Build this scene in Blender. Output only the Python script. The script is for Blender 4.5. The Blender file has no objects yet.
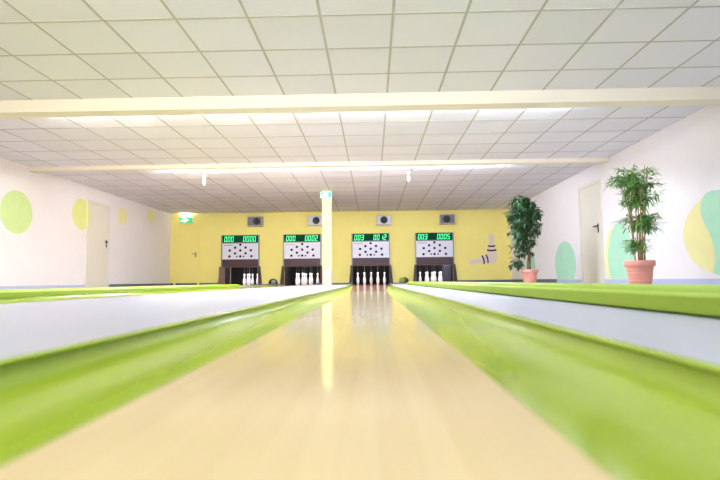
import bpy, bmesh, math, random
from mathutils import Vector, Matrix

S = bpy.context.scene
COL = S.collection
PI = math.pi

# ------------------------------------------------------------------ camera
HC = 0.115                       # the camera stands almost on the lane
def make_camera():
    f, yaw, pitch, roll = 508.0, 0.0237, 0.0804, -0.0108
    cy, sy, cp, sp, cr, sr = math.cos(yaw), math.sin(yaw), math.cos(pitch), math.sin(pitch), math.cos(roll), math.sin(roll)
    R = Vector((cy, sy, 0)); Fh = Vector((-sy, cy, 0)); Z = Vector((0, 0, 1))
    F = Fh * cp + Z * sp
    U = -Fh * sp + Z * cp
    R2 = R * cr + U * sr
    U2 = -R * sr + U * cr
    cam = bpy.data.cameras.new('camera')
    o = bpy.data.objects.new('camera', cam); COL.objects.link(o)
    o.matrix_world = Matrix(((R2.x, U2.x, -F.x, 0), (R2.y, U2.y, -F.y, 0), (R2.z, U2.z, -F.z, HC), (0, 0, 0, 1)))
    cam.sensor_width = 36; cam.lens = 36 * f / 720
    cam.clip_start = 0.01; cam.clip_end = 100
    cam.dof.use_dof = True; cam.dof.focus_distance = 11.0; cam.dof.aperture_fstop = 3.2
    S.camera = o
make_camera()

# ------------------------------------------------------------------ light and exposure
w = bpy.data.worlds.new('world'); S.world = w; w.use_nodes = True
w.node_tree.nodes['Background'].inputs[0].default_value = (0.95, 0.97, 1.0, 1)
w.node_tree.nodes['Background'].inputs[1].default_value = 0.45
S.view_settings.view_transform = 'Standard'; S.view_settings.look = 'None'
S.view_settings.exposure = -0.03; S.view_settings.gamma = 1.0; S.view_settings.use_curve_mapping = False
TUBE_WARM = 300.0
TUBE_COOL = 290.0
def area(name, loc, rot, sx, sy, power, color):
    l = bpy.data.lights.new(name, 'AREA'); l.shape = 'RECTANGLE'; l.size = sx; l.size_y = sy
    l.energy = power; l.color = color
    o = bpy.data.objects.new(name, l); COL.objects.link(o); o.location = loc; o.rotation_euler = rot
    return o
area('room_light', (-1.6, -1.3, 2.36), (0, 0, 0), 8.0, 1.2, 90, (1, 0.98, 0.97))

# ------------------------------------------------------------------ helpers
def srgb(r, g, b):
    def c(v):
        v /= 255
        return v / 12.92 if v <= .04045 else ((v + .055) / 1.055) ** 2.4
    return (c(r), c(g), c(b), 1)

def mat(name, col, rough=.5, noise=0.0, scale=8.0, metal=0.0, spec=.5, stretch=None, bump=0.0, emis=0.0, coat=0.0):
    m = bpy.data.materials.new(name); m.use_nodes = True
    nt = m.node_tree; b = nt.nodes['Principled BSDF']
    b.inputs['Base Color'].default_value = col
    b.inputs['Roughness'].default_value = rough; b.inputs['Metallic'].default_value = metal
    b.inputs['Specular IOR Level'].default_value = spec
    b.inputs['Coat Weight'].default_value = coat; b.inputs['Coat Roughness'].default_value = .08
    if noise > 0 or bump > 0:
        tc = nt.nodes.new('ShaderNodeTexCoord'); mp = nt.nodes.new('ShaderNodeMapping')
        if stretch: mp.inputs['Scale'].default_value = stretch
        nz = nt.nodes.new('ShaderNodeTexNoise'); nz.inputs['Scale'].default_value = scale; nz.inputs['Detail'].default_value = 4
        nt.links.new(tc.outputs['Object'], mp.inputs['Vector']); nt.links.new(mp.outputs[0], nz.inputs['Vector'])
        if noise > 0:
            mx = nt.nodes.new('ShaderNodeMix'); mx.data_type = 'RGBA'
            k = 1 - noise; h = 1 + noise
            mx.inputs[6].default_value = (col[0]*k, col[1]*k, col[2]*k, 1)
            mx.inputs[7].default_value = (min(1, col[0]*h), min(1, col[1]*h), min(1, col[2]*h), 1)
            nt.links.new(nz.outputs['Fac'], mx.inputs[0]); nt.links.new(mx.outputs[2], b.inputs['Base Color'])
        if bump > 0:
            bp = nt.nodes.new('ShaderNodeBump'); bp.inputs['Strength'].default_value = bump; bp.inputs['Distance'].default_value = .01
            nt.links.new(nz.outputs['Fac'], bp.inputs['Height']); nt.links.new(bp.outputs[0], b.inputs['Normal'])
    if emis > 0:
        b.inputs['Emission Color'].default_value = col; b.inputs['Emission Strength'].default_value = emis
    return m

def wood_mat(name='maple_strips', c1=srgb(228, 207, 152), c2=srgb(223, 200, 144), c3=srgb(216, 192, 136)):
    # long pale maple strips running along the lane
    m = bpy.data.materials.new(name); m.use_nodes = True
    nt = m.node_tree; b = nt.nodes['Principled BSDF']; L = nt.links.new
    tc = nt.nodes.new('ShaderNodeTexCoord'); mp = nt.nodes.new('ShaderNodeMapping')
    mp.inputs['Rotation'].default_value = (0, 0, PI/2)
    br = nt.nodes.new('ShaderNodeTexBrick')
    br.inputs['Color1'].default_value = c1; br.inputs['Color2'].default_value = c2
    br.inputs['Mortar'].default_value = c3
    br.inputs['Scale'].default_value = 1; br.inputs['Mortar Size'].default_value = .0006
    br.inputs['Brick Width'].default_value = 1.1; br.inputs['Row Height'].default_value = .027
    L(tc.outputs['Object'], mp.inputs[0]); L(mp.outputs[0], br.inputs['Vector'])
    mp2 = nt.nodes.new('ShaderNodeMapping'); mp2.inputs['Scale'].default_value = (40, 2.5, 1)
    nz = nt.nodes.new('ShaderNodeTexNoise'); nz.inputs['Scale'].default_value = 1; nz.inputs['Detail'].default_value = 5
    L(tc.outputs['Object'], mp2.inputs[0]); L(mp2.outputs[0], nz.inputs['Vector'])
    mx = nt.nodes.new('ShaderNodeMix'); mx.data_type = 'RGBA'; mx.blend_type = 'MULTIPLY'; mx.inputs[0].default_value = .5
    rp = nt.nodes.new('ShaderNodeValToRGB')
    rp.color_ramp.elements[0].position = .3; rp.color_ramp.elements[0].color = (.93, .89, .84, 1)
    rp.color_ramp.elements[1].position = .6; rp.color_ramp.elements[1].color = (1, 1, 1, 1)
    L(nz.outputs['Fac'], rp.inputs[0]); L(br.outputs['Color'], mx.inputs[6]); L(rp.outputs[0], mx.inputs[7])
    L(mx.outputs[2], b.inputs['Base Color'])
    b.inputs['Roughness'].default_value = .12
    return m

def tile_mat(name, x0, y0):
    # mineral fibre tile: faint tone change from tile to tile and fine speckle
    m = bpy.data.materials.new(name); m.use_nodes = True
    nt = m.node_tree; b = nt.nodes['Principled BSDF']; L = nt.links.new
    tc = nt.nodes.new('ShaderNodeTexCoord'); mp = nt.nodes.new('ShaderNodeMapping')
    mp.inputs['Location'].default_value = (-x0/.625 + .0, -y0/.625, 0); mp.inputs['Scale'].default_value = (1/.625, 1/.625, 1)
    fl = nt.nodes.new('ShaderNodeVectorMath'); fl.operation = 'FLOOR'
    wn = nt.nodes.new('ShaderNodeTexWhiteNoise'); wn.noise_dimensions = '2D'
    L(tc.outputs['Object'], mp.inputs[0]); L(mp.outputs[0], fl.inputs[0]); L(fl.outputs[0], wn.inputs['Vector'])
    nz = nt.nodes.new('ShaderNodeTexNoise'); nz.inputs['Scale'].default_value = 90; nz.inputs['Detail'].default_value = 2
    L(tc.outputs['Object'], nz.inputs['Vector'])
    ad = nt.nodes.new('ShaderNodeMath'); ad.operation = 'MULTIPLY_ADD'; ad.inputs[1].default_value = .5
    L(nz.outputs['Fac'], ad.inputs[0]); L(wn.outputs['Value'], ad.inputs[2])
    rp = nt.nodes.new('ShaderNodeValToRGB')
    rp.color_ramp.elements[0].position = .1; rp.color_ramp.elements[0].color = srgb(227, 223, 224)
    rp.color_ramp.elements[1].position = 1.0; rp.color_ramp.elements[1].color = srgb(235, 231, 233)
    L(ad.outputs[0], rp.inputs[0]); L(rp.outputs[0], b.inputs['Base Color'])
    b.inputs['Roughness'].default_value = .9; b.inputs['Specular IOR Level'].default_value = .1
    return m

M = {}
M['white_wall'] = mat('white_plaster', srgb(238, 230, 224), .8, .03, 3, spec=.2)
M['yellow_wall'] = mat('yellow_plaster', srgb(249, 234, 138), .75, .04, 3, spec=.2)
M['grid'] = mat('ceiling_grid_metal', srgb(182, 176, 162), .6, .03)
M['beam'] = mat('cream_beam_paint', srgb(243, 232, 208), .7, .03, 3, spec=.2)
M['vinyl'] = mat('pale_vinyl', srgb(178, 179, 189), .35, .03, 14, spec=.4)
M['sub'] = mat('dark_subfloor', srgb(70, 66, 60), .8, .1)
M['wood'] = wood_mat()
M['wood_end'] = wood_mat('reflection_tinted_wood', srgb(196, 140, 108), srgb(186, 130, 98), srgb(170, 116, 88))  # reddish tone paints the dark machines' reflection into the far wood
M['lime'] = mat('lime_plastic', srgb(160, 184, 40), .19, .04, 2.0, stretch=(3, .6, 1))
M['lime_return'] = mat('lime_plastic_return', srgb(150, 178, 40), .55, .04, 2.0)
M['base_dark'] = mat('slate_baseboard', srgb(98, 102, 116), .6, .05)
M['base_light'] = mat('lilac_grey_baseboard', srgb(186, 190, 214), .6, .04)
M['door_cream'] = mat('cream_door_paint', srgb(228, 220, 200), .5, .02)
M['door_yellow'] = mat('yellow_door_paint', srgb(248, 232, 134), .5, .02)
M['black'] = mat('black_plastic', srgb(22, 21, 22), .5, .05)
M['pit'] = mat('black_pit_lining', srgb(20, 17, 18), .9, .1)
M['brown'] = mat('dark_brown_panel', srgb(70, 42, 46), .5, .08, 6)
M['cheek'] = mat('dark_brown_cheek', srgb(62, 44, 42), .5, .12, 6)
M['brown_wood'] = mat('brown_wood_panel', srgb(122, 94, 78), .5, .15, 8)
M['slate_panel'] = mat('dark_slate_panel', srgb(46, 46, 60), .4, .1)
M['alu'] = mat('brushed_aluminium', srgb(140, 137, 134), .45, .05, metal=.6)
M['score_green'] = mat('dark_green_display', srgb(2, 44, 26), .7, .05, spec=.1)
M['score_green'].node_tree.nodes['Principled BSDF'].inputs['Emission Color'].default_value = srgb(0, 80, 44)
M['score_green'].node_tree.nodes['Principled BSDF'].inputs['Emission Strength'].default_value = .38
M['digit'] = mat('green_led_digit', srgb(70, 240, 150), .4, emis=1.0)
M['white_panel'] = mat('white_score_panel', srgb(228, 226, 236), .35, .02)
M['lamp_dot'] = mat('dark_lamp_lens', srgb(16, 14, 22), .7, .05)
M['lamp_yellow'] = mat('yellow_lamp_lens', srgb(240, 214, 130), .3, emis=.3)
M['lamp_teal'] = mat('teal_lamp_lens', srgb(110, 220, 196), .3, emis=.3)
M['red_print'] = mat('red_print', srgb(196, 92, 108), .5, .02)
M['pin_white'] = mat('white_pin_plastic', srgb(240, 238, 240), .25, .02)
M['string'] = mat('pale_cord', srgb(120, 112, 110), .8, .05)
M['speaker_box'] = mat('silver_speaker_box', srgb(176, 172, 170), .4, .06, metal=.2)
M['speaker_front'] = mat('pale_speaker_front', srgb(206, 200, 206), .45, .05)
M['speaker_dark'] = mat('dark_speaker_front', srgb(120, 116, 118), .45, .05)
M['cone'] = mat('charcoal_cone', srgb(52, 54, 56), .6, .08)
M['column'] = mat('pale_yellow_column_paint', srgb(244, 228, 146), .7, .03, spec=.2)
M['column_foot'] = mat('pinkish_column_cladding', srgb(212, 182, 164), .6, .04)
M['sign_green'] = mat('green_sign_face', srgb(30, 190, 120), .4, emis=.75)
M['sign_white'] = mat('white_sign_face', srgb(250, 255, 250), .4, emis=1.1)
M['sign_box'] = mat('white_sign_housing', srgb(240, 240, 238), .5, .02)
M['terracotta'] = mat('terracotta', srgb(222, 152, 132), .75, .07, 12)
M['soil'] = mat('dark_soil', srgb(58, 44, 34), .95, .2, 40)
M['cane'] = mat('bamboo_cane', srgb(172, 140, 92), .6, .15, 12)
M['trunk'] = mat('ficus_bark', srgb(116, 92, 66), .8, .15, 20)
def leaf_mat(name, c1, c2):
    m = bpy.data.materials.new(name); m.use_nodes = True
    nt = m.node_tree; b = nt.nodes['Principled BSDF']; L = nt.links.new
    g = nt.nodes.new('ShaderNodeNewGeometry'); rp = nt.nodes.new('ShaderNodeValToRGB')
    rp.color_ramp.elements[0].color = c1; rp.color_ramp.elements[1].color = c2
    L(g.outputs['Random Per Island'], rp.inputs[0]); L(rp.outputs[0], b.inputs['Base Color'])
    b.inputs['Roughness'].default_value = .45
    b.inputs['Subsurface Weight'].default_value = 0
    return m
M['leaf_bamboo'] = leaf_mat('bamboo_leaf', srgb(74, 128, 54), srgb(150, 190, 106))
M['leaf_ficus'] = leaf_mat('ficus_leaf', srgb(22, 52, 26), srgb(72, 112, 62))
M['paint_green'] = mat('mint_wall_paint', srgb(178, 222, 186), .8, .06, 5, spec=.2)
M['paint_lime'] = mat('lime_wall_paint', srgb(204, 225, 152), .8, .07, 5, spec=.2)
M['paint_yellow'] = mat('yellow_wall_paint', srgb(240, 230, 162), .8, .06, 5, spec=.2)
M['paint_yellowgreen'] = mat('yellow_green_wall_paint', srgb(224, 226, 140), .8, .06, 5, spec=.2)
M['paint_pin'] = mat('pale_mural_paint', srgb(232, 216, 204), .8, .04, 5, spec=.2)
M['paint_black'] = mat('black_mural_paint', srgb(36, 30, 40), .8, .04, 5, spec=.2)
M['ball'] = mat('olive_green_ball', srgb(150, 172, 76), .3, .12, 6)
M['ball_green'] = mat('grey_green_ball', srgb(150, 164, 128), .3, .12, 6)
M['tube_warm'] = mat('warm_tube', (.97, .94, .97, 1), .5, emis=TUBE_WARM)
M['tube_warm_far'] = mat('warm_tube_far_bay', (.97, .94, .97, 1), .5, emis=TUBE_WARM*2.0)
M['tube_cool_far'] = mat('cool_tube_far_bay', (.77, .86, 1.1, 1), .5, emis=TUBE_COOL*2.0)
M['tube_cool'] = mat('cool_tube', (.77, .86, 1.1, 1), .5, emis=TUBE_COOL)

def finish(bm, name, m, parent=None, smooth=False, loc=None):
    bmesh.ops.recalc_face_normals(bm, faces=bm.faces)
    me = bpy.data.meshes.new(name); bm.to_mesh(me); bm.free()
    for mm in (m if isinstance(m, (list, tuple)) else [m]): me.materials.append(mm)
    if smooth:
        for p in me.polygons: p.use_smooth = True
    o = bpy.data.objects.new(name, me); COL.objects.link(o)
    if parent: o.parent = parent
    if loc: o.location = loc
    return o

def box(bm, x0, x1, y0, y1, z0, z1, bevel=0.0):
    vs = [bm.verts.new((x, y, z)) for x in (x0, x1) for y in (y0, y1) for z in (z0, z1)]
    f = [(0, 1, 3, 2), (4, 6, 7, 5), (0, 4, 5, 1), (2, 3, 7, 6), (0, 2, 6, 4), (1, 5, 7, 3)]
    fs = [bm.faces.new([vs[i] for i in q]) for q in f]
    if bevel > 0:
        bmesh.ops.recalc_face_normals(bm, faces=fs)
        es = list({e for q in fs for e in q.edges})
        bmesh.ops.bevel(bm, geom=es, offset=bevel, segments=2, affect='EDGES', profile=.5)

def boxo(name, x0, x1, y0, y1, z0, z1, m, parent=None, bevel=0.0):
    bm = bmesh.new(); box(bm, x0, x1, y0, y1, z0, z1, bevel)
    return finish(bm, name, m, parent)

def prism(bm, pts, axis, a, b):
    # pts: 2-D outline; axis = the extrusion axis; for 'x' pts are (y,z), 'y' -> (x,z), 'z' -> (x,y)
    def P(p, t):
        return {'x': (t, p[0], p[1]), 'y': (p[0], t, p[1]), 'z': (p[0], p[1], t)}[axis]
    A = [bm.verts.new(P(p, a)) for p in pts]; B = [bm.verts.new(P(p, b)) for p in pts]
    bm.faces.new(A); bm.faces.new(B[::-1])
    n = len(pts)
    for i in range(n):
        bm.faces.new([A[i], A[(i+1) % n], B[(i+1) % n], B[i]])

def lathe(bm, prof, n=24, cx=0, cy=0, cap=True):
    rings = []
    for r, z in prof:
        rings.append([bm.verts.new((cx + r*math.cos(2*PI*k/n), cy + r*math.sin(2*PI*k/n), z)) for k in range(n)])
    for a, b in zip(rings, rings[1:]):
        for k in range(n):
            bm.faces.new([a[k], a[(k+1) % n], b[(k+1) % n], b[k]])
    if cap:
        bm.faces.new(rings[0][::-1]); bm.faces.new(rings[-1])

def tube(bm, pts, radii, n=8):
    rings = []
    for i, p in enumerate(pts):
        p = Vector(p)
        d = Vector(pts[min(i+1, len(pts)-1)]) - Vector(pts[max(i-1, 0)])
        d.normalize()
        a = d.cross(Vector((0, 1, 0.13))); a.normalize(); b = d.cross(a)
        r = radii[i] if isinstance(radii, (list, tuple)) else radii
        rings.append([bm.verts.new(p + (a*math.cos(2*PI*k/n) + b*math.sin(2*PI*k/n))*r) for k in range(n)])
    for a, b in zip(rings, rings[1:]):
        for k in range(n):
            bm.faces.new([a[k], a[(k+1) % n], b[(k+1) % n], b[k]])
    bm.faces.new(rings[0][::-1]); bm.faces.new(rings[-1])

def disc_y(bm, cx, cz, r, y0, y1, n=20):
    prism(bm, [(cx + r*math.cos(2*PI*k/n), cz + r*math.sin(2*PI*k/n)) for k in range(n)], 'y', y0, y1)

def empty(name, loc, label=None, cat=None, group=None, kind=None):
    o = bpy.data.objects.new(name, None); COL.objects.link(o); o.location = loc; o.empty_display_size = .1
    tag(o, label, cat, group, kind)
    return o
def tag(o, label=None, cat=None, group=None, kind=None):
    if label: o['label'] = label
    if cat: o['category'] = cat
    if group: o['group'] = group
    if kind: o['kind'] = kind
    return o
def struct(o, label=None, cat=None): return tag(o, label, cat, None, 'structure')
def copy_tree(o, parent=None):
    c = o.copy(); COL.objects.link(c)
    if parent: c.parent = parent
    for ch in list(o.children): copy_tree(ch, c)
    return c

# ------------------------------------------------------------------ main measures
XL, XR, YB, ZC = -6.62, 4.48, 16.5, 2.385
Y0 = -1.2                                    # lanes start here
LANES = [-4.25, -2.24, -.05, 1.99]          # lane centre lines
MACH = [-4.30, -2.275, -.045, 2.015]            # machine centre lines
HW, OW, ZS = .187, .418, .02                  # half lane width, half width with gutters, height of the floor strips
YEND = 15.2                                  # gutters end
def sm(a, b, v):
    t = max(0, min(1, (v - a)/(b - a))); return t
def hw(y): return HW + (.52 - HW)*sm(5.5, YEND, y)
def ow(y): return OW + (.56 - OW)*sm(8.5, YEND, y)
def cx(k, y): return LANES[k] + (MACH[k] - LANES[k])*sm(0, YEND, y)
YS = [Y0, -.4, 0, .3, .6, 1, 1.5, 2, 2.5, 3, 4, 5, 5.5, 6, 7, 8, 8.5, 9, 10, 11, 12, 13, 14, 14.6, YEND]

# ------------------------------------------------------------------ floor
bm = bmesh.new()
box(bm, XL - .2, XR + .2, -2.5, 18.2, -.16, -.09)
def strip(fa, fb):
    ys = [-2.5] + YS + [YB]
    top = []; bot = []
    for y in ys:
        top.append((bm.verts.new((fa(y), y, ZS)), bm.verts.new((fb(y), y, ZS))))
        bot.append((bm.verts.new((fa(y), y, -.09)), bm.verts.new((fb(y), y, -.09))))
    for i in range(len(ys) - 1):
        bm.faces.new([top[i][0], top[i][1], top[i+1][1], top[i+1][0]])
        bm.faces.new([top[i][0], top[i+1][0], bot[i+1][0], bot[i][0]])
        bm.faces.new([top[i][1], bot[i][1], bot[i+1][1], top[i+1][1]])
    for i in (0, -1):
        bm.faces.new([top[i][0], top[i][1], bot[i][1], bot[i][0]])
strip(lambda y: XL, lambda y: cx(0, y) - ow(y))
for k in range(3):
    strip(lambda y, k=k: cx(k, y) + ow(y), lambda y, k=k: cx(k+1, y) - ow(y))
strip(lambda y: cx(3, y) + ow(y), lambda y: XR)
floor = struct(finish(bm, 'floor', M['vinyl']), 'pale bluish white vinyl floor strips beside the lanes', 'floor')

# ------------------------------------------------------------------ walls
PW, PH = .609, .61       # pit opening half width, height
bm = bmesh.new()
xs = [XL - .2]
for c in MACH: xs += [c - PW, c + PW]
xs += [XR + .2]
for i in range(0, len(xs), 2):
    box(bm, xs[i], xs[i+1], YB, YB + .15, -.09, PH)
box(bm, xs[0], xs[-1], YB, YB + .15, PH, ZC)
wall_back = struct(finish(bm, 'wall_back', M['yellow_wall']), 'yellow back wall behind the pin machines', 'wall')
wall_left = struct(boxo('wall_left', XL - .2, XL, -2.5, YB, -.09, ZC, M['white_wall']), 'off-white left wall painted with ovals', 'wall')
wall_right = struct(boxo('wall_right', XR, XR + .2, -2.5, YB, -.09, ZC, M['white_wall']), 'off-white right wall painted with green and yellow shapes', 'wall')

# painted shapes on the side walls
def ellipse(cy, cz, ry, rz, zmin=-9, zmax=9, n=48):
    return [(cy + ry*math.cos(2*PI*k/n), max(zmin, min(zmax, cz + rz*math.sin(2*PI*k/n)))) for k in range(n)]
def clean(pts):
    out = []
    for p in pts:
        if not out or (abs(p[0]-out[-1][0]) + abs(p[1]-out[-1][1])) > 1e-4: out.append(p)
    return out
def paint_left(pts, m, t, label):
    bm = bmesh.new(); prism(bm, clean(pts), 'x', XL - .004, XL + t)
    tag(finish(bm, 'painted_oval', m, wall_left), label)
def paint_right(pts, m, t, label, name='painted_oval'):
    bm = bmesh.new(); prism(bm, clean(pts), 'x', XR + .004, XR - t)
    tag(finish(bm, name, m, wall_right), label)
paint_left(ellipse(9.25, 1.465, .43, .405), M['paint_lime'], .003, 'large lime green oval')
paint_left(ellipse(11.35, 1.70, .36, .355), M['paint_yellowgreen'], .003, 'yellow-green oval touching the door')
paint_left(ellipse(13.25, 1.89, .24, .225), M['paint_yellow'], .003, 'small yellow oval beyond the door')
paint_left(ellipse(14.98, 2.12, .23, .175), M['paint_yellow'], .003, 'smallest yellow oval, nearest the back wall')
paint_right(ellipse(11.93, .45, .64, .53, .1), M['paint_green'], .003, 'mint green oval between the ficus and the door')
paint_right(ellipse(14.5, .46, .42, .40, .1), M['paint_green'], .003, 'mint green oval behind the ficus')
paint_right(ellipse(9.42, .45, .47, .63, .1), M['paint_yellow'], .003, 'yellow edge of the oval behind the bamboo')
paint_right(ellipse(9.28, .45, .47, .66, .1), M['paint_green'], .005, 'mint green oval behind the bamboo')
paint_right(ellipse(6.62, .69, .77, .53), M['paint_yellow'], .003, 'big pale yellow disc')
blob = [(6.72, 1.25), (6.84, 1.235), (6.93, 1.17), (6.975, 1.07), (6.96, .94), (6.90, .81), (6.83, .70), (6.78, .60), (6.75, .48), (6.745, .36), (6.765, .26), (6.80, .17),
        (6.6, .12), (6.3, .16), (6.05, .32), (5.9, .6), (5.92, .85), (6.1, 1.08), (6.4, 1.22)]
paint_right(blob, M['paint_green'], .005, 'mint green half of the big disc', 'painted_shape')

# ------------------------------------------------------------------ ceiling, grid, beams
ceiling = struct(boxo('ceiling', XL - .2, XR + .2, -2.5, YB + .15, ZC, ZC + .1, tile_mat('ceiling_tile', .205, 4.175)), 'suspended ceiling of square white tiles', 'ceiling')
bm = bmesh.new()
B1, B2 = 6.0, 9.53
bays = [(-2.5, B1, 4.175 - 11*.625), (B1 + .21, B2, 7.16 - .625), (B2 + .14, YB, 10.32)]
for ya, yb, y0 in bays:
    i = -11
    while True:
        x = .205 + .625*i
        if x > XR: break
        if x > XL: box(bm, x - .012, x + .012, ya, yb, ZC - .0022, ZC + .01)
        i += 1
    y = y0
    while y < yb:
        if y > ya: box(bm, XL, XR, y - .012, y + .012, ZC - .0018, ZC + .01)
        y += .625
finish(bm, 'ceiling_grid', M['grid'], ceiling)
struct(boxo('trim_1', XL, XR, B1, B1 + .21, 2.226, ZC, M['beam'], None, .004), 'nearer cream ceiling beam across the room', 'ceiling beam')
struct(boxo('trim_2', XL, XR, B2, B2 + .14, 2.308, ZC, M['beam'], None, .004), 'farther cream ceiling beam across the room', 'ceiling beam')
struct(boxo('trim_3', XL, XR, 2.42, 2.57, 2.252, ZC, M['beam'], None, .004), 'cream ceiling beam above the camera', 'ceiling beam')

# ------------------------------------------------------------------ baseboards
struct(boxo('baseboard_left', XL, XL + .015, 12.65, YB, ZS, .10, M['base_dark']), 'slate grey baseboard on the far left wall', 'baseboard')
struct(boxo('baseboard_left', XL, XL + .015, -2.5, 12.65, ZS, .09, M['base_light']), 'pale lilac grey baseboard on the near left wall', 'baseboard')
struct(boxo('baseboard_right', XR - .015, XR, 12.46, YB, ZS, .11, M['base_dark']), 'slate grey baseboard on the far right wall', 'baseboard')
struct(boxo('baseboard_right', XR - .015, XR, -2.5, 12.46, ZS, .095, M['base_light']), 'pale lilac grey baseboard on the near right wall', 'baseboard')
bb = [(XL + .015, MACH[0] - .68), (MACH[3] + .68, XR - .015)]
for j, (a, b) in enumerate(bb):
    struct(boxo('baseboard_back', a, b, YB - .02, YB, ZS, .105, M['base_dark']), ('slate grey baseboard on the yellow wall left of the machines', 'slate grey baseboard on the yellow wall right of the machines')[j], 'baseboard')
# low grey kerbs closing the floor strips between the lanes
for j in range(3):
    a, b = MACH[j] + .565, MACH[j+1] - .565
    struct(boxo('trim_%d' % (4 + j), a, b, 15.0 if j == 1 else 15.6, 15.06 if j == 1 else 15.66, ZS, .066 if j == 1 else .05, M['base_dark'], None, .004),
           ('low grey kerb between the two left machines', 'low grey kerb beside the column foot', 'low grey kerb between the two right machines')[j], 'kerb')

# ------------------------------------------------------------------ doors
def side_door(n, X, s, ya, yb, zt, m, label, hy):
    d = empty('door_%d' % n, (X, (ya+yb)/2, ZS), label, 'door', None, 'structure')
    h = (yb - ya)/2; zt -= ZS
    bm = bmesh.new()
    box(bm, 0, s*.03, -h, -h + .06, 0, zt); box(bm, 0, s*.03, h - .06, h, 0, zt); box(bm, 0, s*.03, -h + .06, h - .06, zt - .06, zt)
    finish(bm, 'door_frame', m, d)
    boxo('door_leaf', -s*.004, s*.016, -h + .064, h - .064, .006, zt - .064, m, d)
    bm = bmesh.new()
    y = hy - (ya+yb)/2; dirn = -1 if y > 0 else 1
    box(bm, s*.016, s*.024, y - .022, y + .022, .995, 1.175, .003)
    box(bm, s*.024, s*.062, y - .010, y + .010, 1.115, 1.135)
    box(bm, s*.048, s*.066, min(y - .010*dirn, y + .13*dirn), max(y - .010*dirn, y + .13*dirn), 1.111, 1.137, .003)
    tag(finish(bm, 'door_handle', M['black'], d), 'black lever handle')
side_door(1, XL, 1, 11.56, 12.55, 2.075, M['door_cream'], 'cream door in the left wall with a black handle', 12.43)
E = clean(ellipse(11.35, 1.70, .36, .355, n=96))
for ya, yb, t0, t1 in ((11.562, 11.62, .0302, .032), (11.626, 11.8, .0162, .018)):
    pts = [(y - 12.055, z - ZS) for y, z in E if ya <= y <= yb]
    if len(pts) > 2:
        up = sorted([q for q in pts if q[1] > 1.68]); lo_ = sorted([q for q in pts if q[1] <= 1.68], reverse=True)
        bm = bmesh.new(); prism(bm, up + lo_, 'x', t0, t1)
        tag(finish(bm, 'painted_edge', M['paint_yellowgreen'], bpy.data.objects['door_1']), 'yellow-green edge of the wall oval painted over the door')
side_door(3, XR, -1, 9.91, 10.95, 2.055, M['door_cream'], 'cream door in the right wall between the two plants', 10.08)
d2 = empty('door_2', (-6.07, YB, ZS), 'yellow door in the back wall under the exit sign', 'door', None, 'structure')
bm = bmesh.new(); zt = 2.0
box(bm, -.42, -.36, -.03, 0, 0, zt); box(bm, .36, .42, -.03, 0, 0, zt); box(bm, -.36, .36, -.03, 0, zt - .06, zt)
finish(bm, 'door_frame', M['door_yellow'], d2)
boxo('door_leaf', -.356, .356, -.014, .004, .006, zt - .064, M['door_yellow'], d2)
bm = bmesh.new()
box(bm, .27, .31, -.022, -.014, .93, 1.09); box(bm, .28, .30, -.05, -.022, 1.03, 1.05); box(bm, .18, .31, -.064, -.05, 1.028, 1.052, .003)
tag(finish(bm, 'door_handle', M['alu'], d2), 'silver lever handle')

# ------------------------------------------------------------------ lanes
GP = [(t, -.002 - .022*math.sin(PI*min(1, t/.98))**1.2) for t in [j*.80/14 for j in range(15)]] + [(.86, -.0095), (.905, -.003), (.935, .005), (.948, .0145), (.918, .0175), (.912, .0205), (.925, .0235), (.96, .024), (1.0, .022)]
lane_labels = ['wooden lane with lime gutters leading to the leftmost machine',
               'wooden lane with lime gutters just left of the yellow column',
               'wooden lane with lime gutters in the foreground, under the camera',
               'wooden lane behind the right-hand ball return channel']
for k in range(4):
    L = empty('bowling_lane', (LANES[k], 0, 0), lane_labels[k], 'bowling lane', 'bowling lanes')
    ya = YS + [YB, 17.95]
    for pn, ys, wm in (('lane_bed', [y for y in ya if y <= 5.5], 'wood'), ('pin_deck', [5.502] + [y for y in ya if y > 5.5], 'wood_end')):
        bm = bmesh.new(); rows = []
        for y in ys:
            c = cx(k, y) - LANES[k]
            h = hw(y) if y <= YEND else PW - .03
            rows.append([bm.verts.new((c + sx*h, y, z)) for sx, z in ((-1, 0), (-.5, 0), (0, 0), (.5, 0), (1, 0), (1, -.085), (-1, -.085))])
        for a, b in zip(rows, rows[1:]):
            for i in range(7):
                bm.faces.new([a[i], a[(i+1) % 7], b[(i+1) % 7], b[i]])
        bm.faces.new(rows[0]); bm.faces.new(rows[-1][::-1])
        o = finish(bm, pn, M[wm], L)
        if pn == 'pin_deck': o['label'] = 'widening end of the lane, machine reflection painted in as reddish brown'
    for s in (-1, 1):
        bm = bmesh.new(); rows = []
        for y in YS:
            c = cx(k, y) - LANES[k]; a, b = hw(y) + .001, ow(y) - .0015
            f = (b - a)/(OW - HW)
            up = [bm.verts.new((c + s*(a + t*(b - a)), y, z*(f if z < 0 else 1))) for t, z in GP]
            lo = [bm.verts.new((c + s*(a + t*(b - a)), y, -.07)) for t in (1.0, 0)]
            rows.append(up + lo)
        n = len(rows[0])
        for a, b in zip(rows, rows[1:]):
            for i in range(n):
                bm.faces.new([a[i], a[(i+1) % n], b[(i+1) % n], b[i]])
        bm.faces.new(rows[0]); bm.faces.new(rows[-1][::-1])
        o = finish(bm, 'gutter', M['lime'], L, smooth=False)
        for p in o.data.polygons: p.use_smooth = True
        o.data.set_sharp_from_angle(angle=math.radians(50))

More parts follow.
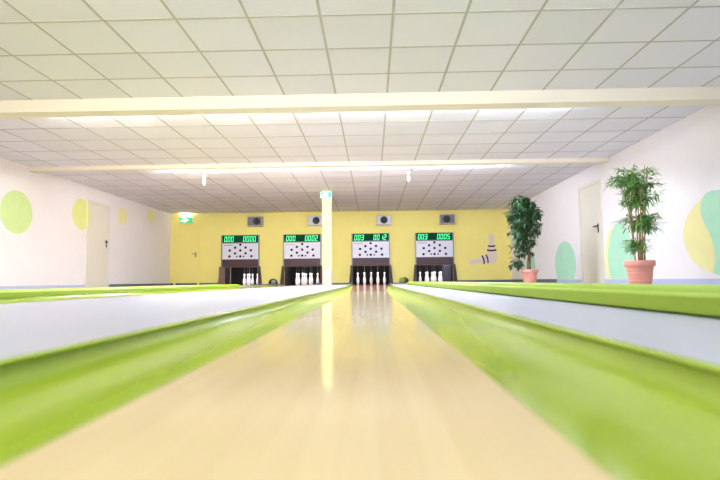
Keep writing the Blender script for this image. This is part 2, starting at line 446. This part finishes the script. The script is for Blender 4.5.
# ------------------------------------------------------------------ ball return channels
RH = [(-.125, 0), (-.125, .008), (-.149, .008), (-.15, .048), (-.146, .053), (-.132, .055), (-.124, .057), (-.119, .067), (-.112, .071), (-.098, .072), (-.088, .069), (-.072, .055), (-.04, .043)]
RP = RH + [(0, .040)] + [(-x_, z_) for x_, z_ in RH[::-1]]
RET = [(-3.005, 'lime ball return channel between the two left lanes'), (.925, 'lime ball return channel between the two right lanes')]
for j, (x, lab) in enumerate(RET):
    r = empty('ball_return', (x, 0, ZS), lab, 'ball return', 'ball return channels')
    bm = bmesh.new(); prism(bm, [(x_*(1.83, 1)[j], z_*(.76, 1)[j]) for x_, z_ in RP], 'y', Y0, (10.5, 11.5)[j])
    o = finish(bm, 'channel', M['lime_return'], r, smooth=True)
    o.data.set_sharp_from_angle(angle=math.radians(35))
    # black arched mouth at the wall
    xh = (-.225, .10)[j]
    out = [(-.15, 0)] + [(.15*math.cos(PI - t*PI/14), .06 + .14*math.sin(t*PI/14)) for t in range(15)] + [(.15, 0)]
    bm = bmesh.new(); prism(bm, out, 'y', YB - .02, YB + .01)
    tag(finish(bm, 'return_mouth', M['black'], r, loc=(xh, 0, .0)), 'black arched mouth at the wall')
    bm = bmesh.new(); bmesh.ops.create_uvsphere(bm, u_segments=24, v_segments=16, radius=(.08, .10)[j])
    b = finish(bm, 'bowling_ball', (M['ball_green'], M['ball'])[j], None, smooth=True, loc=(x + (-.185, .03)[j], YB - .14, ZS + (.08, .10)[j]))
    tag(b, ('grey-green bowling ball at the left ball return mouth', 'olive green bowling ball at the right ball return mouth')[j], 'bowling ball', 'bowling balls')

# ------------------------------------------------------------------ pin machines
SEG = {'0': 'abcdef', '1': 'bc', '2': 'abged', '3': 'abgcd', '5': 'afgcd'}
def digit_bm(ch, w=.082, h=.17, t=.02):
    bm = bmesh.new(); sl = .10
    g = .004
    R = {'a': (0, w, h - t, h), 'd': (0, w, 0, t), 'g': (0, w, h/2 - t/2, h/2 + t/2),
         'f': (0, t, h/2 + g, h - t - g), 'e': (0, t, t + g, h/2 - g), 'b': (w - t, w, h/2 + g, h - t - g), 'c': (w - t, w, t + g, h/2 - g)}
    for s in SEG[ch]:
        x0, x1, z0, z1 = R[s]
        prism(bm, [(x0 + sl*z0, z0), (x1 + sl*z0, z0), (x1 + sl*z1, z1), (x0 + sl*z1, z1)], 'y', 0, -.004)
    return bm
scores = [('000', '0000'), ('000', '0002'), ('003', '0012'), ('003', '0005')]
mlabels = ['pin machine reading 000 0000, leftmost on the yellow wall', 'pin machine reading 000 0002, beside the yellow column',
           'pin machine reading 003 0012, at the end of the foreground lane', 'pin machine reading 003 0005, rightmost on the yellow wall']
DOT = [(0, .465), (-.17, .375), (.17, .375), (-.34, .285), (0, .285), (.34, .285), (-.17, .19), (.17, .19), (-.35, .095), (0, .095), (.36, .095)]
for k, c in enumerate(MACH):
    m = empty('pin_machine', (c, YB, 0), mlabels[k], 'pin machine', 'ninepin machines'); m.scale = (1.015, 1, 1.017)
    # pit lining: floorless box behind the wall opening
    bm = bmesh.new()
    box(bm, -PW - .03, -PW, .005, 1.7, -.02, .95); box(bm, PW, PW + .03, .005, 1.7, -.02, .95)
    box(bm, -PW - .03, PW + .03, 1.7, 1.74, -.02, .95); box(bm, -PW - .03, PW + .03, .16, 1.74, .95, .98)
    finish(bm, 'pit_lining', M['pit'], m)
    bm = bmesh.new()      # hanging black strip curtain at the back of the pit
    for i in range(12):
        x = -PW + .05 + i*(2*PW - .1)/11
        box(bm, x - .045, x + .045, 1.55 + .012*(i % 2), 1.556 + .012*(i % 2), .06, .94)
    finish(bm, 'pit_curtain', M['pit'], m)
    for s in (-1, 1):     # splayed cheek boards
        bm = bmesh.new()
        prism(bm, [(s*.585, .61), (s*.645, .61), (s*.70, ZS), (s*.585, ZS)], 'y', -.10, -.001)
        finish(bm, 'cheek_board', M['cheek'], m)
    boxo('hood_panel', -.585, .585, -.06, -.001, .60, .845, M['brown'], m, .005)
    bm = bmesh.new()
    for s in (-1, 1): box(bm, s*.60 - .018, s*.60 + .018, -.07, -.001, .612, 1.62)
    box(bm, -.582, .582, -.065, -.001, 1.355, 1.385)
    finish(bm, 'panel_frame', M['alu'], m)
    pd = boxo('pin_display', -.582, .582, -.05, -.001, .845, 1.355, M['white_panel'], m)
    for x, z in DOT:
        bm = bmesh.new(); disc_y(bm, x, .845 + z, .040, -.058, -.049); finish(bm, 'indicator_lamp', M['lamp_dot'], pd)
    for x in (-.11, .11):
        bm = bmesh.new(); disc_y(bm, x, .935, .026, -.056, -.049); finish(bm, 'indicator_lamp', M['lamp_dot'], pd)
    bm = bmesh.new(); disc_y(bm, -.47, .935, .028, -.056, -.049); tag(finish(bm, 'indicator_lamp', M['lamp_yellow'], pd), 'pale yellow lamp')
    bm = bmesh.new(); disc_y(bm, .50, .935, .030, -.056, -.049); tag(finish(bm, 'indicator_lamp', M['lamp_teal'], pd), 'teal lamp')
    bm = bmesh.new()
    for i in range(7): box(bm, -.53 + i*.042, -.53 + i*.042 + .030, -.052, -.049, 1.285, 1.31)
    tag(finish(bm, 'red_lettering', M['red_print'], pd), 'row of small red lettering')
    sd = boxo('score_display', -.582, .582, -.05, -.001, 1.385, 1.62, M['score_green'], m)
    for txt, x0 in ((scores[k][0], -.525), (scores[k][1], .085)):
        for i, ch in enumerate(txt):
            finish(digit_bm(ch), 'digit', M['digit'], sd, loc=(x0 + i*.108, -.05, 1.41))
    if k == 0:
        tag(boxo('side_panel', -.66, -.47, -.14, -.101, ZS, .60, M['brown_wood'], m, .004), 'brown wooden panel across the left of the opening')
        tag(boxo('panel_post', -.335, -.305, -.03, 0, ZS, .60, M['alu'], m), 'grey upright post')
    if k == 3:
        tag(boxo('side_panel', .30, .575, .35, .37, ZS, .60, M['slate_panel'], m, .004), 'dark slate panel at the right of the pit')
    # fill light added inside the hood to brighten the pins
    l = bpy.data.lights.new('pin_fill', 'AREA'); l.shape = 'RECTANGLE'; l.size = 1.0; l.size_y = .08; l.energy = 14; l.color = (1, .97, .97)
    lo = bpy.data.objects.new('pin_fill', l); COL.objects.link(lo); lo.parent = m; lo.location = (0, .24, .74); lo.rotation_euler = (math.radians(62), 0, 0)

# ninepins
def pin_proto():
    bm = bmesh.new()
    lathe(bm, [(.030, 0), (.034, .006), (.040, .04), (.049, .09), (.051, .13), (.048, .17), (.040, .21), (.029, .25), (.022, .285), (.0205, .305),
               (.024, .325), (.030, .345), (.0325, .365), (.030, .385), (.021, .398), (.008, .403)], 20)
    p = finish(bm, 'ninepin', M['pin_white'], None, smooth=True)
    bm = bmesh.new(); tube(bm, [(0, 0, .40), (0, 0, .94)], .003, 6)
    tag(finish(bm, 'pin_string', M['string'], p), 'thin cord from the pin head up into the machine')
    return p
PS = .226
slots = [(0, -.452), (-1, -.226), (1, -.226), (-2, 0), (0, 0), (2, 0), (-1, .226), (1, .226), (0, .452)]
slot_name = ['front', 'second-row left', 'second-row right', 'outer left', 'centre', 'outer right', 'fourth-row left', 'fourth-row right', 'rear']
mname = ['leftmost machine', 'machine beside the yellow column', 'machine facing the camera', 'rightmost machine']
proto = None
present = [(4, 5, 7, 8, 2), (0, 1, 2, 4, 5, 6, 7, 8), range(9), (0, 1, 2, 3, 4, 6, 7, 8)]
for k in range(4):
    pc = (-4.36, -2.31, -.045, 2.06)[k]
    for s in present[k]:
        if proto is None: proto = p = pin_proto()
        else: p = copy_tree(proto)
        p.location = (pc + slots[s][0]*PS, 17.25 + slots[s][1], .0005)
        tag(p, 'white ninepin, %s of its diamond, in the %s' % (slot_name[s], mname[k]), 'bowling pin', 'ninepins in the %s' % mname[k])

# ------------------------------------------------------------------ speakers on the back wall
for j, (x, z) in enumerate([(-3.80, 2.085), (-1.83, 2.08), (.395, 2.07), (2.435, 2.07)]):
    s = empty('wall_speaker', (x, YB, z), ['dark silver wall speaker above the leftmost machine', 'pale silver wall speaker partly behind the yellow column',
              'pale silver wall speaker above the third machine', 'dark silver wall speaker above the rightmost machine'][j], 'speaker', 'speakers on the back wall')
    bm = bmesh.new(); w_, h_ = .24, .155
    box(bm, -w_, w_, -.20, 0, h_ - .018, h_); box(bm, -w_, w_, -.20, 0, -h_, -h_ + .018)
    box(bm, -w_, -w_ + .018, -.20, 0, -h_ + .018, h_ - .018); box(bm, w_ - .018, w_, -.20, 0, -h_ + .018, h_ - .018)
    finish(bm, 'speaker_box', M['speaker_box'], s)
    boxo('speaker_front', -w_ + .018, w_ - .018, -.185, -.02, -h_ + .018, h_ - .018, M['speaker_dark'] if j in (0, 3) else M['speaker_front'], s)
    bm = bmesh.new(); xo = (.06, .03, 0, -.02)[j]
    lathe(bm, [(.118, 0), (.118, .012), (.10, .016), (.055, -.02), (.05, -.012), (.02, 0)], 28)
    bmesh.ops.rotate(bm, verts=bm.verts, cent=(0, 0, 0), matrix=Matrix.Rotation(PI/2, 3, 'X'))
    c_ = finish(bm, 'speaker_cone', M['cone'], s, smooth=True, loc=(xo, -.187, 0))
    tag(c_, 'dark round cone')

# ------------------------------------------------------------------ column with its exit sign
col = empty('column', (-1.13, 12.75, ZS), 'slim square pale yellow column between the two middle lanes', 'column')
boxo('column_shaft', -.115, .115, -.115, .115, .40, ZC - ZS - .001, M['column'], col, .006)
tag(boxo('column_foot', -.117, .117, -.117, .117, 0, .40, M['column_foot'], col, .006), 'pinkish lower cladding')
def exit_sign(loc, w_, h_, label, d=.07):
    s = empty('exit_sign', loc, label, 'exit sign')
    boxo('sign_housing', -w_/2 - .01, w_/2 + .01, -d + .006, 0, -.008, h_ + .008, M['sign_box'], s, .004)
    f = boxo('sign_face', -w_/2, w_/2, -d, -d + .005, 0, h_, M['sign_green'], s)
    bm = bmesh.new(); e = -d - .002
    u = h_/.16
    # running figure
    def q(pts): prism(bm, [(-.075*u + x*u - .04*(w_ > .32), z*u) for x, z in pts], 'y', e, -d + .001)
    q([(-.012, .118), (.004, .134), (.02, .118), (.004, .104)])
    q([(-.03, .060), (-.012, .060), (.012, .100), (-.012, .100)])
    q([(-.03, .066), (-.012, .060), (.02, .036), (.012, .02), (-.02, .044)])
    q([(-.03, .064), (-.018, .052), (-.045, .022), (-.075, .030), (-.072, .042), (-.05, .038)])
    q([(.0, .098), (.012, .088), (.04, .078), (.036, .066), (.004, .076)])
    q([(-.012, .1), (-.006, .088), (-.03, .078), (-.05, .084), (-.048, .094), (-.03, .09)])
    # doorway and arrow
    q([(.045, .015), (.125, .015), (.125, .145), (.045, .145)])
    q([(.14, .07), (.175, .07), (.175, .05), (.21, .08), (.175, .11), (.175, .09), (.14, .09)]) if w_ > .32 else None
    tag(finish(bm, 'sign_pictogram', M['sign_white'], f), 'white running figure and doorway')
    return s
exit_sign((-6.10, YB, 2.085), .42, .165, 'green exit sign with a white pictogram above the yellow door')
es = exit_sign((-1.135, 12.625, 2.20), .27, .14, 'green exit sign at the top of the yellow column', .06)
lb = boxo('sign_lamp', -.15, .15, -.085, -.03, .182, .212, M['sign_white'], [o for o in COL.objects if o.name == 'exit_sign'][0], .004)
tag(lb, 'white lamp strip on top of the sign')
l = bpy.data.lights.new('sign_glow', 'AREA'); l.shape = 'RECTANGLE'; l.size = .3; l.size_y = .06; l.energy = 3; l.color = (1, 1, .95)
lo = bpy.data.objects.new('sign_glow', l); COL.objects.link(lo); lo.parent = lb; lo.location = (0, -.06, .217); lo.rotation_euler = (PI, 0, 0)

# ------------------------------------------------------------------ small ceiling spots
for j, (x, y) in enumerate([(-3.56, 10.62), (.785, 10.55)]):
    s = empty('ceiling_spot', (x, y, ZC), ('small white ceiling spot left of the column', 'small white ceiling spot right of the column')[j], 'ceiling spot', 'white ceiling spots')
    bm = bmesh.new(); lathe(bm, [(.045, -.03), (.05, -.004), (.05, -.001)], 20); finish(bm, 'ceiling_rose', M['sign_box'], s)
    bm = bmesh.new(); lathe(bm, [(.018, -.20), (.028, -.19), (.030, -.10), (.022, -.075), (.016, -.07), (.016, -.029)], 16)
    finish(bm, 'spot_body', M['sign_box'], s, smooth=True)

# ------------------------------------------------------------------ potted plants
def pot(parent, h, r):
    bm = bmesh.new()
    prof = [(r*.66, 0), (r*.69, .01)]
    for i in range(4):
        z = h*(.18 + i*.15); rr = r*(.69 + .21*(z/h))
        prof += [(rr, z - .008), (rr + .006, z - .004), (rr + .006, z + .004), (rr + .001, z + .008)]
    prof += [(r*.88, h*.76), (r*.97, h*.77), (r*1.0, h*.80), (r*1.0, h*.97), (r*.97, h), (r*.89, h), (r*.86, h*.9)]
    lathe(bm, prof, 36); o = finish(bm, 'flower_pot', M['terracotta'], parent, smooth=True)
    o.data.set_sharp_from_angle(angle=math.radians(40))
    bm = bmesh.new(); lathe(bm, [(r*.855, h*.90), (r*.85, h*.905), (r*.4, h*.93), (.005, h*.935)], 24)
    finish(bm, 'soil', M['soil'], parent, smooth=True)

def leaf(bm, base, d, up, ln, wd, droop=.25, shape='lance'):
    d = d.normalized(); side = d.cross(up)
    if side.length < .01: side = d.cross(Vector((1, 0, 0)))
    side.normalize(); n = side.cross(d)
    prof = ((0, .12), (.25, .9), (.55, .8), (1, 0)) if shape == 'lance' else ((0, .1), (.3, .95), (.65, .85), (1, 0))
    rows = []
    for t, wf in prof:
        c = base + d*ln*t - Vector((0, 0, droop*ln*t*t))
        if wf == 0: rows.append([bm.verts.new(c)])
        else: rows.append([bm.verts.new(c + side*wd*wf*.5 + n*.12*wd), bm.verts.new(c), bm.verts.new(c - side*wd*wf*.5 + n*.12*wd)])
    for a, b in zip(rows, rows[1:]):
        if len(b) == 3:
            bm.faces.new([a[0], a[1], b[1], b[0]]); bm.faces.new([a[1], a[2], b[2], b[1]])
        else:
            bm.faces.new([a[0], a[1], b[0]]); bm.faces.new([a[1], a[2], b[0]])

def bamboo():
    rnd = random.Random(5)
    p = empty('potted_bamboo', (3.50, 6.75, ZS), 'tall bright green potted bamboo in a terracotta pot, nearest the camera', 'potted plant')
    pot(p, .32, .187)
    fb = bmesh.new(); h0 = .28
    canes = []
    for i in range(8):
        a = 2*PI*i/8 + rnd.uniform(-.3, .3); r0 = rnd.uniform(.03, .09); top = rnd.uniform(1.3, 1.57)
        ex = rnd.uniform(.04, .10)
        pts = [Vector((r0*math.cos(a) + ex*math.cos(a)*(t**1.4), r0*math.sin(a) + ex*math.sin(a)*(t**1.4), h0 + (top - h0)*t)) for t in [j/8 for j in range(9)]]
        canes.append(pts)
        bm = bmesh.new(); tube(bm, pts, [.011 - .006*j/8 for j in range(9)], 8)
        finish(bm, 'cane', M['cane'], p, smooth=True)
    def twig(start, dirv, ln, nl):
        end = start + dirv*ln
        tube(fb, [start, start + dirv*ln*.5 + Vector((0, 0, .01)), end], [.003, .0025, .0015], 4)
        for i in range(nl):
            t = .35 + .65*(i + 1)/nl
            b = start + (end - start)*t
            d = dirv*.6 + Vector((rnd.uniform(-1, 1), rnd.uniform(-1, 1), rnd.uniform(-.55, .45)))
            leaf(fb, b, d, Vector((0, 0, 1)), rnd.uniform(.08, .14), rnd.uniform(.016, .024), rnd.uniform(.1, .5))
    def at(pts, z):
        for a, b in zip(pts, pts[1:]):
            if a.z <= z <= b.z: return a + (b - a)*((z - a.z)/(b.z - a.z))
        return pts[-1]
    bands = [(1.02, 1.53, 210, .25), (.70, .90, 90, .21), (.44, .58, 36, .13)]
    for z0, z1, n, rad in bands:
        for i in range(n):
            pts = rnd.choice(canes); z = rnd.uniform(z0, z1)
            st = at(pts, z)
            a = rnd.uniform(0, 2*PI)
            if z0 == .70 and rnd.random() < .5: a = rnd.uniform(-.6, .6)
            dv = Vector((math.cos(a), math.sin(a), rnd.uniform(-.1, .45))).normalized()
            rr = rad*rnd.uniform(.25, 1.0)
            twig(st, dv, rr, rnd.randint(5, 8))
    finish(fb, 'foliage', M['leaf_bamboo'], p)
bamboo()

def ficus():
    rnd = random.Random(11)
    p = empty('potted_ficus', (3.11, 10.15, ZS), 'dark green potted ficus in a small terracotta pot, beside the yellow wall', 'potted plant')
    pot(p, .285, .165)
    fb = bmesh.new()
    for i in range(3):
        a = 2*PI*i/3 + .4
        pts = []
        for j in range(9):
            t = j/8
            pts.append(Vector((.03*math.cos(a + 5*t) + .0 + .04*math.sin(a)*t, .03*math.sin(a + 5*t), .25 + 1.25*t)))
        bm = bmesh.new(); tube(bm, pts, [.014 - .008*j/8 for j in range(9)], 8)
        finish(bm, 'trunk', M['trunk'], p, smooth=True)
    # foliage: lobes that together give the photographed outline
    lobes = [(-.03, 1.60, .2, .13, 150), (.05, 1.52, .20, .15, 210), (-.17, 1.36, .18, .17, 170), (.20, 1.36, .18, .18, 170), (-.02, 1.22, .26, .2, 240), (.17, 1.08, .19, .17, 130),
             (-.12, 1.02, .2, .16, 130), (.06, .86, .2, .16, 120), (-.14, .72, .14, .13, 60), (.02, .62, .14, .13, 60), (-.18, .42, .11, .16, 50)]
    for x, z, rx, rz, n in lobes:
        for i in range(int(n*.26)):
            v = Vector((rnd.gauss(0, 1), rnd.gauss(0, 1), rnd.gauss(0, 1))).normalized()*rnd.uniform(.45, 1)**.6
            c = Vector((x - .10 + v.x*rx, v.y*rx, z*1.04 + v.z*rz))
            st = Vector((x*.4 - .02, 0, max(.3, z - rz*.5)))
            tube(fb, [st, (st + c)/2 + Vector((0, 0, .03)), c], [.003, .0025, .0015], 4)
            for q in range(7):
                d = v + Vector((rnd.uniform(-1, 1), rnd.uniform(-1, 1), rnd.uniform(-.8, .3)))
                b = c - (c - st)*rnd.uniform(0, .35) + Vector((rnd.uniform(-.02, .02), rnd.uniform(-.02, .02), rnd.uniform(-.02, .02)))
                leaf(fb, b, d, Vector((0, 0, 1)), rnd.uniform(.065, .10), rnd.uniform(.032, .045), rnd.uniform(.2, .6), 'oval')
    finish(fb, 'foliage', M['leaf_ficus'], p)
ficus()

# ------------------------------------------------------------------ pin mural on the back wall
mu = empty('pin_mural', (3.865, YB, 0), 'painted mural of two crossed white pins with black bands on the yellow wall', 'mural'); mu.scale = (1.04, 1, 1.04)
def pin_outline(s, rot, ox, oz):
    half = [(.0, .95), (.06, .94), (.09, .88), (.085, .80), (.065, .73), (.07, .66), (.11, .55), (.145, .42), (.16, .30), (.15, .15), (.115, 0)]
    pts = [(x, z) for x, z in half] + [(-x, z) for x, z in half[1:]][::-1]
    c, n = math.cos(rot), math.sin(rot)
    return [(ox + s*(x*c - z*n), oz + s*(x*n + z*c)) for x, z in pts]
def band(s, rot, ox, oz, zc, hwid, th, sag):
    c, n = math.cos(rot), math.sin(rot)
    top = [(x, zc + th/2 - sag*(1 - (x/hwid)**2)) for x in [hwid*(-1 + 2*i/8) for i in range(9)]]
    bot = [(x, z - th) for x, z in top][::-1]
    return [(ox + s*(x*c - z*n), oz + s*(x*n + z*c)) for x, z in top + bot]
def mural(name, pts, m, t):
    bm = bmesh.new(); prism(bm, pts, 'y', -.0002, -t); finish(bm, name, m, mu)
R2_ = math.radians(102.7)
mural('painted_pin', pin_outline(.83, R2_, .06, .80), M['paint_pin'], .003)
mural('painted_pin', pin_outline(.97, 0, 0, .60), M['paint_pin'], .005)
for zc in (.44, .575): mural('painted_band', band(.97, 0, 0, .60, zc, .148 if zc < .5 else .115, .05, .02), M['paint_black'], .007)
for zc in (.27, .42): mural('painted_band', band(.83, R2_, .06, .80, zc, .165, .05, .03), M['paint_black'], .0065)

# ------------------------------------------------------------------ fluorescent lights behind the beams
ord_ = ['first', 'second', 'third', 'fourth']
for bname, y, zz in (('beam above the camera', 2.72, 2.345), ('nearer ceiling beam', B1 + .34, 2.345), ('farther ceiling beam', B2 + .26, 2.355)):
    for j, x in enumerate((-3.6, -1.75, .10, 1.95)):
        f = empty('fluorescent_light', (x, y, ZC - .001), 'white fluorescent batten behind the %s, %s from the left wall' % (bname, ord_[j]), 'ceiling light', 'fluorescent battens')
        boxo('batten', -.78, .78, -.03, .03, -.022, -.005, M['sign_box'], f)
        for s in (-1, 1): boxo('tube_holder', s*.765 - .012, s*.765 + .012, -.014, .014, zz - ZC - .012, -.022, M['sign_box'], f)
        bm = bmesh.new(); tube(bm, [(-.75, 0, zz - ZC), (.75, 0, zz - ZC)], .013, 12)
        finish(bm, 'fluorescent_tube', M[('tube_warm' if j < 2 else 'tube_cool') + ('_far' if bname[0] == 'f' else '')], f, smooth=True)
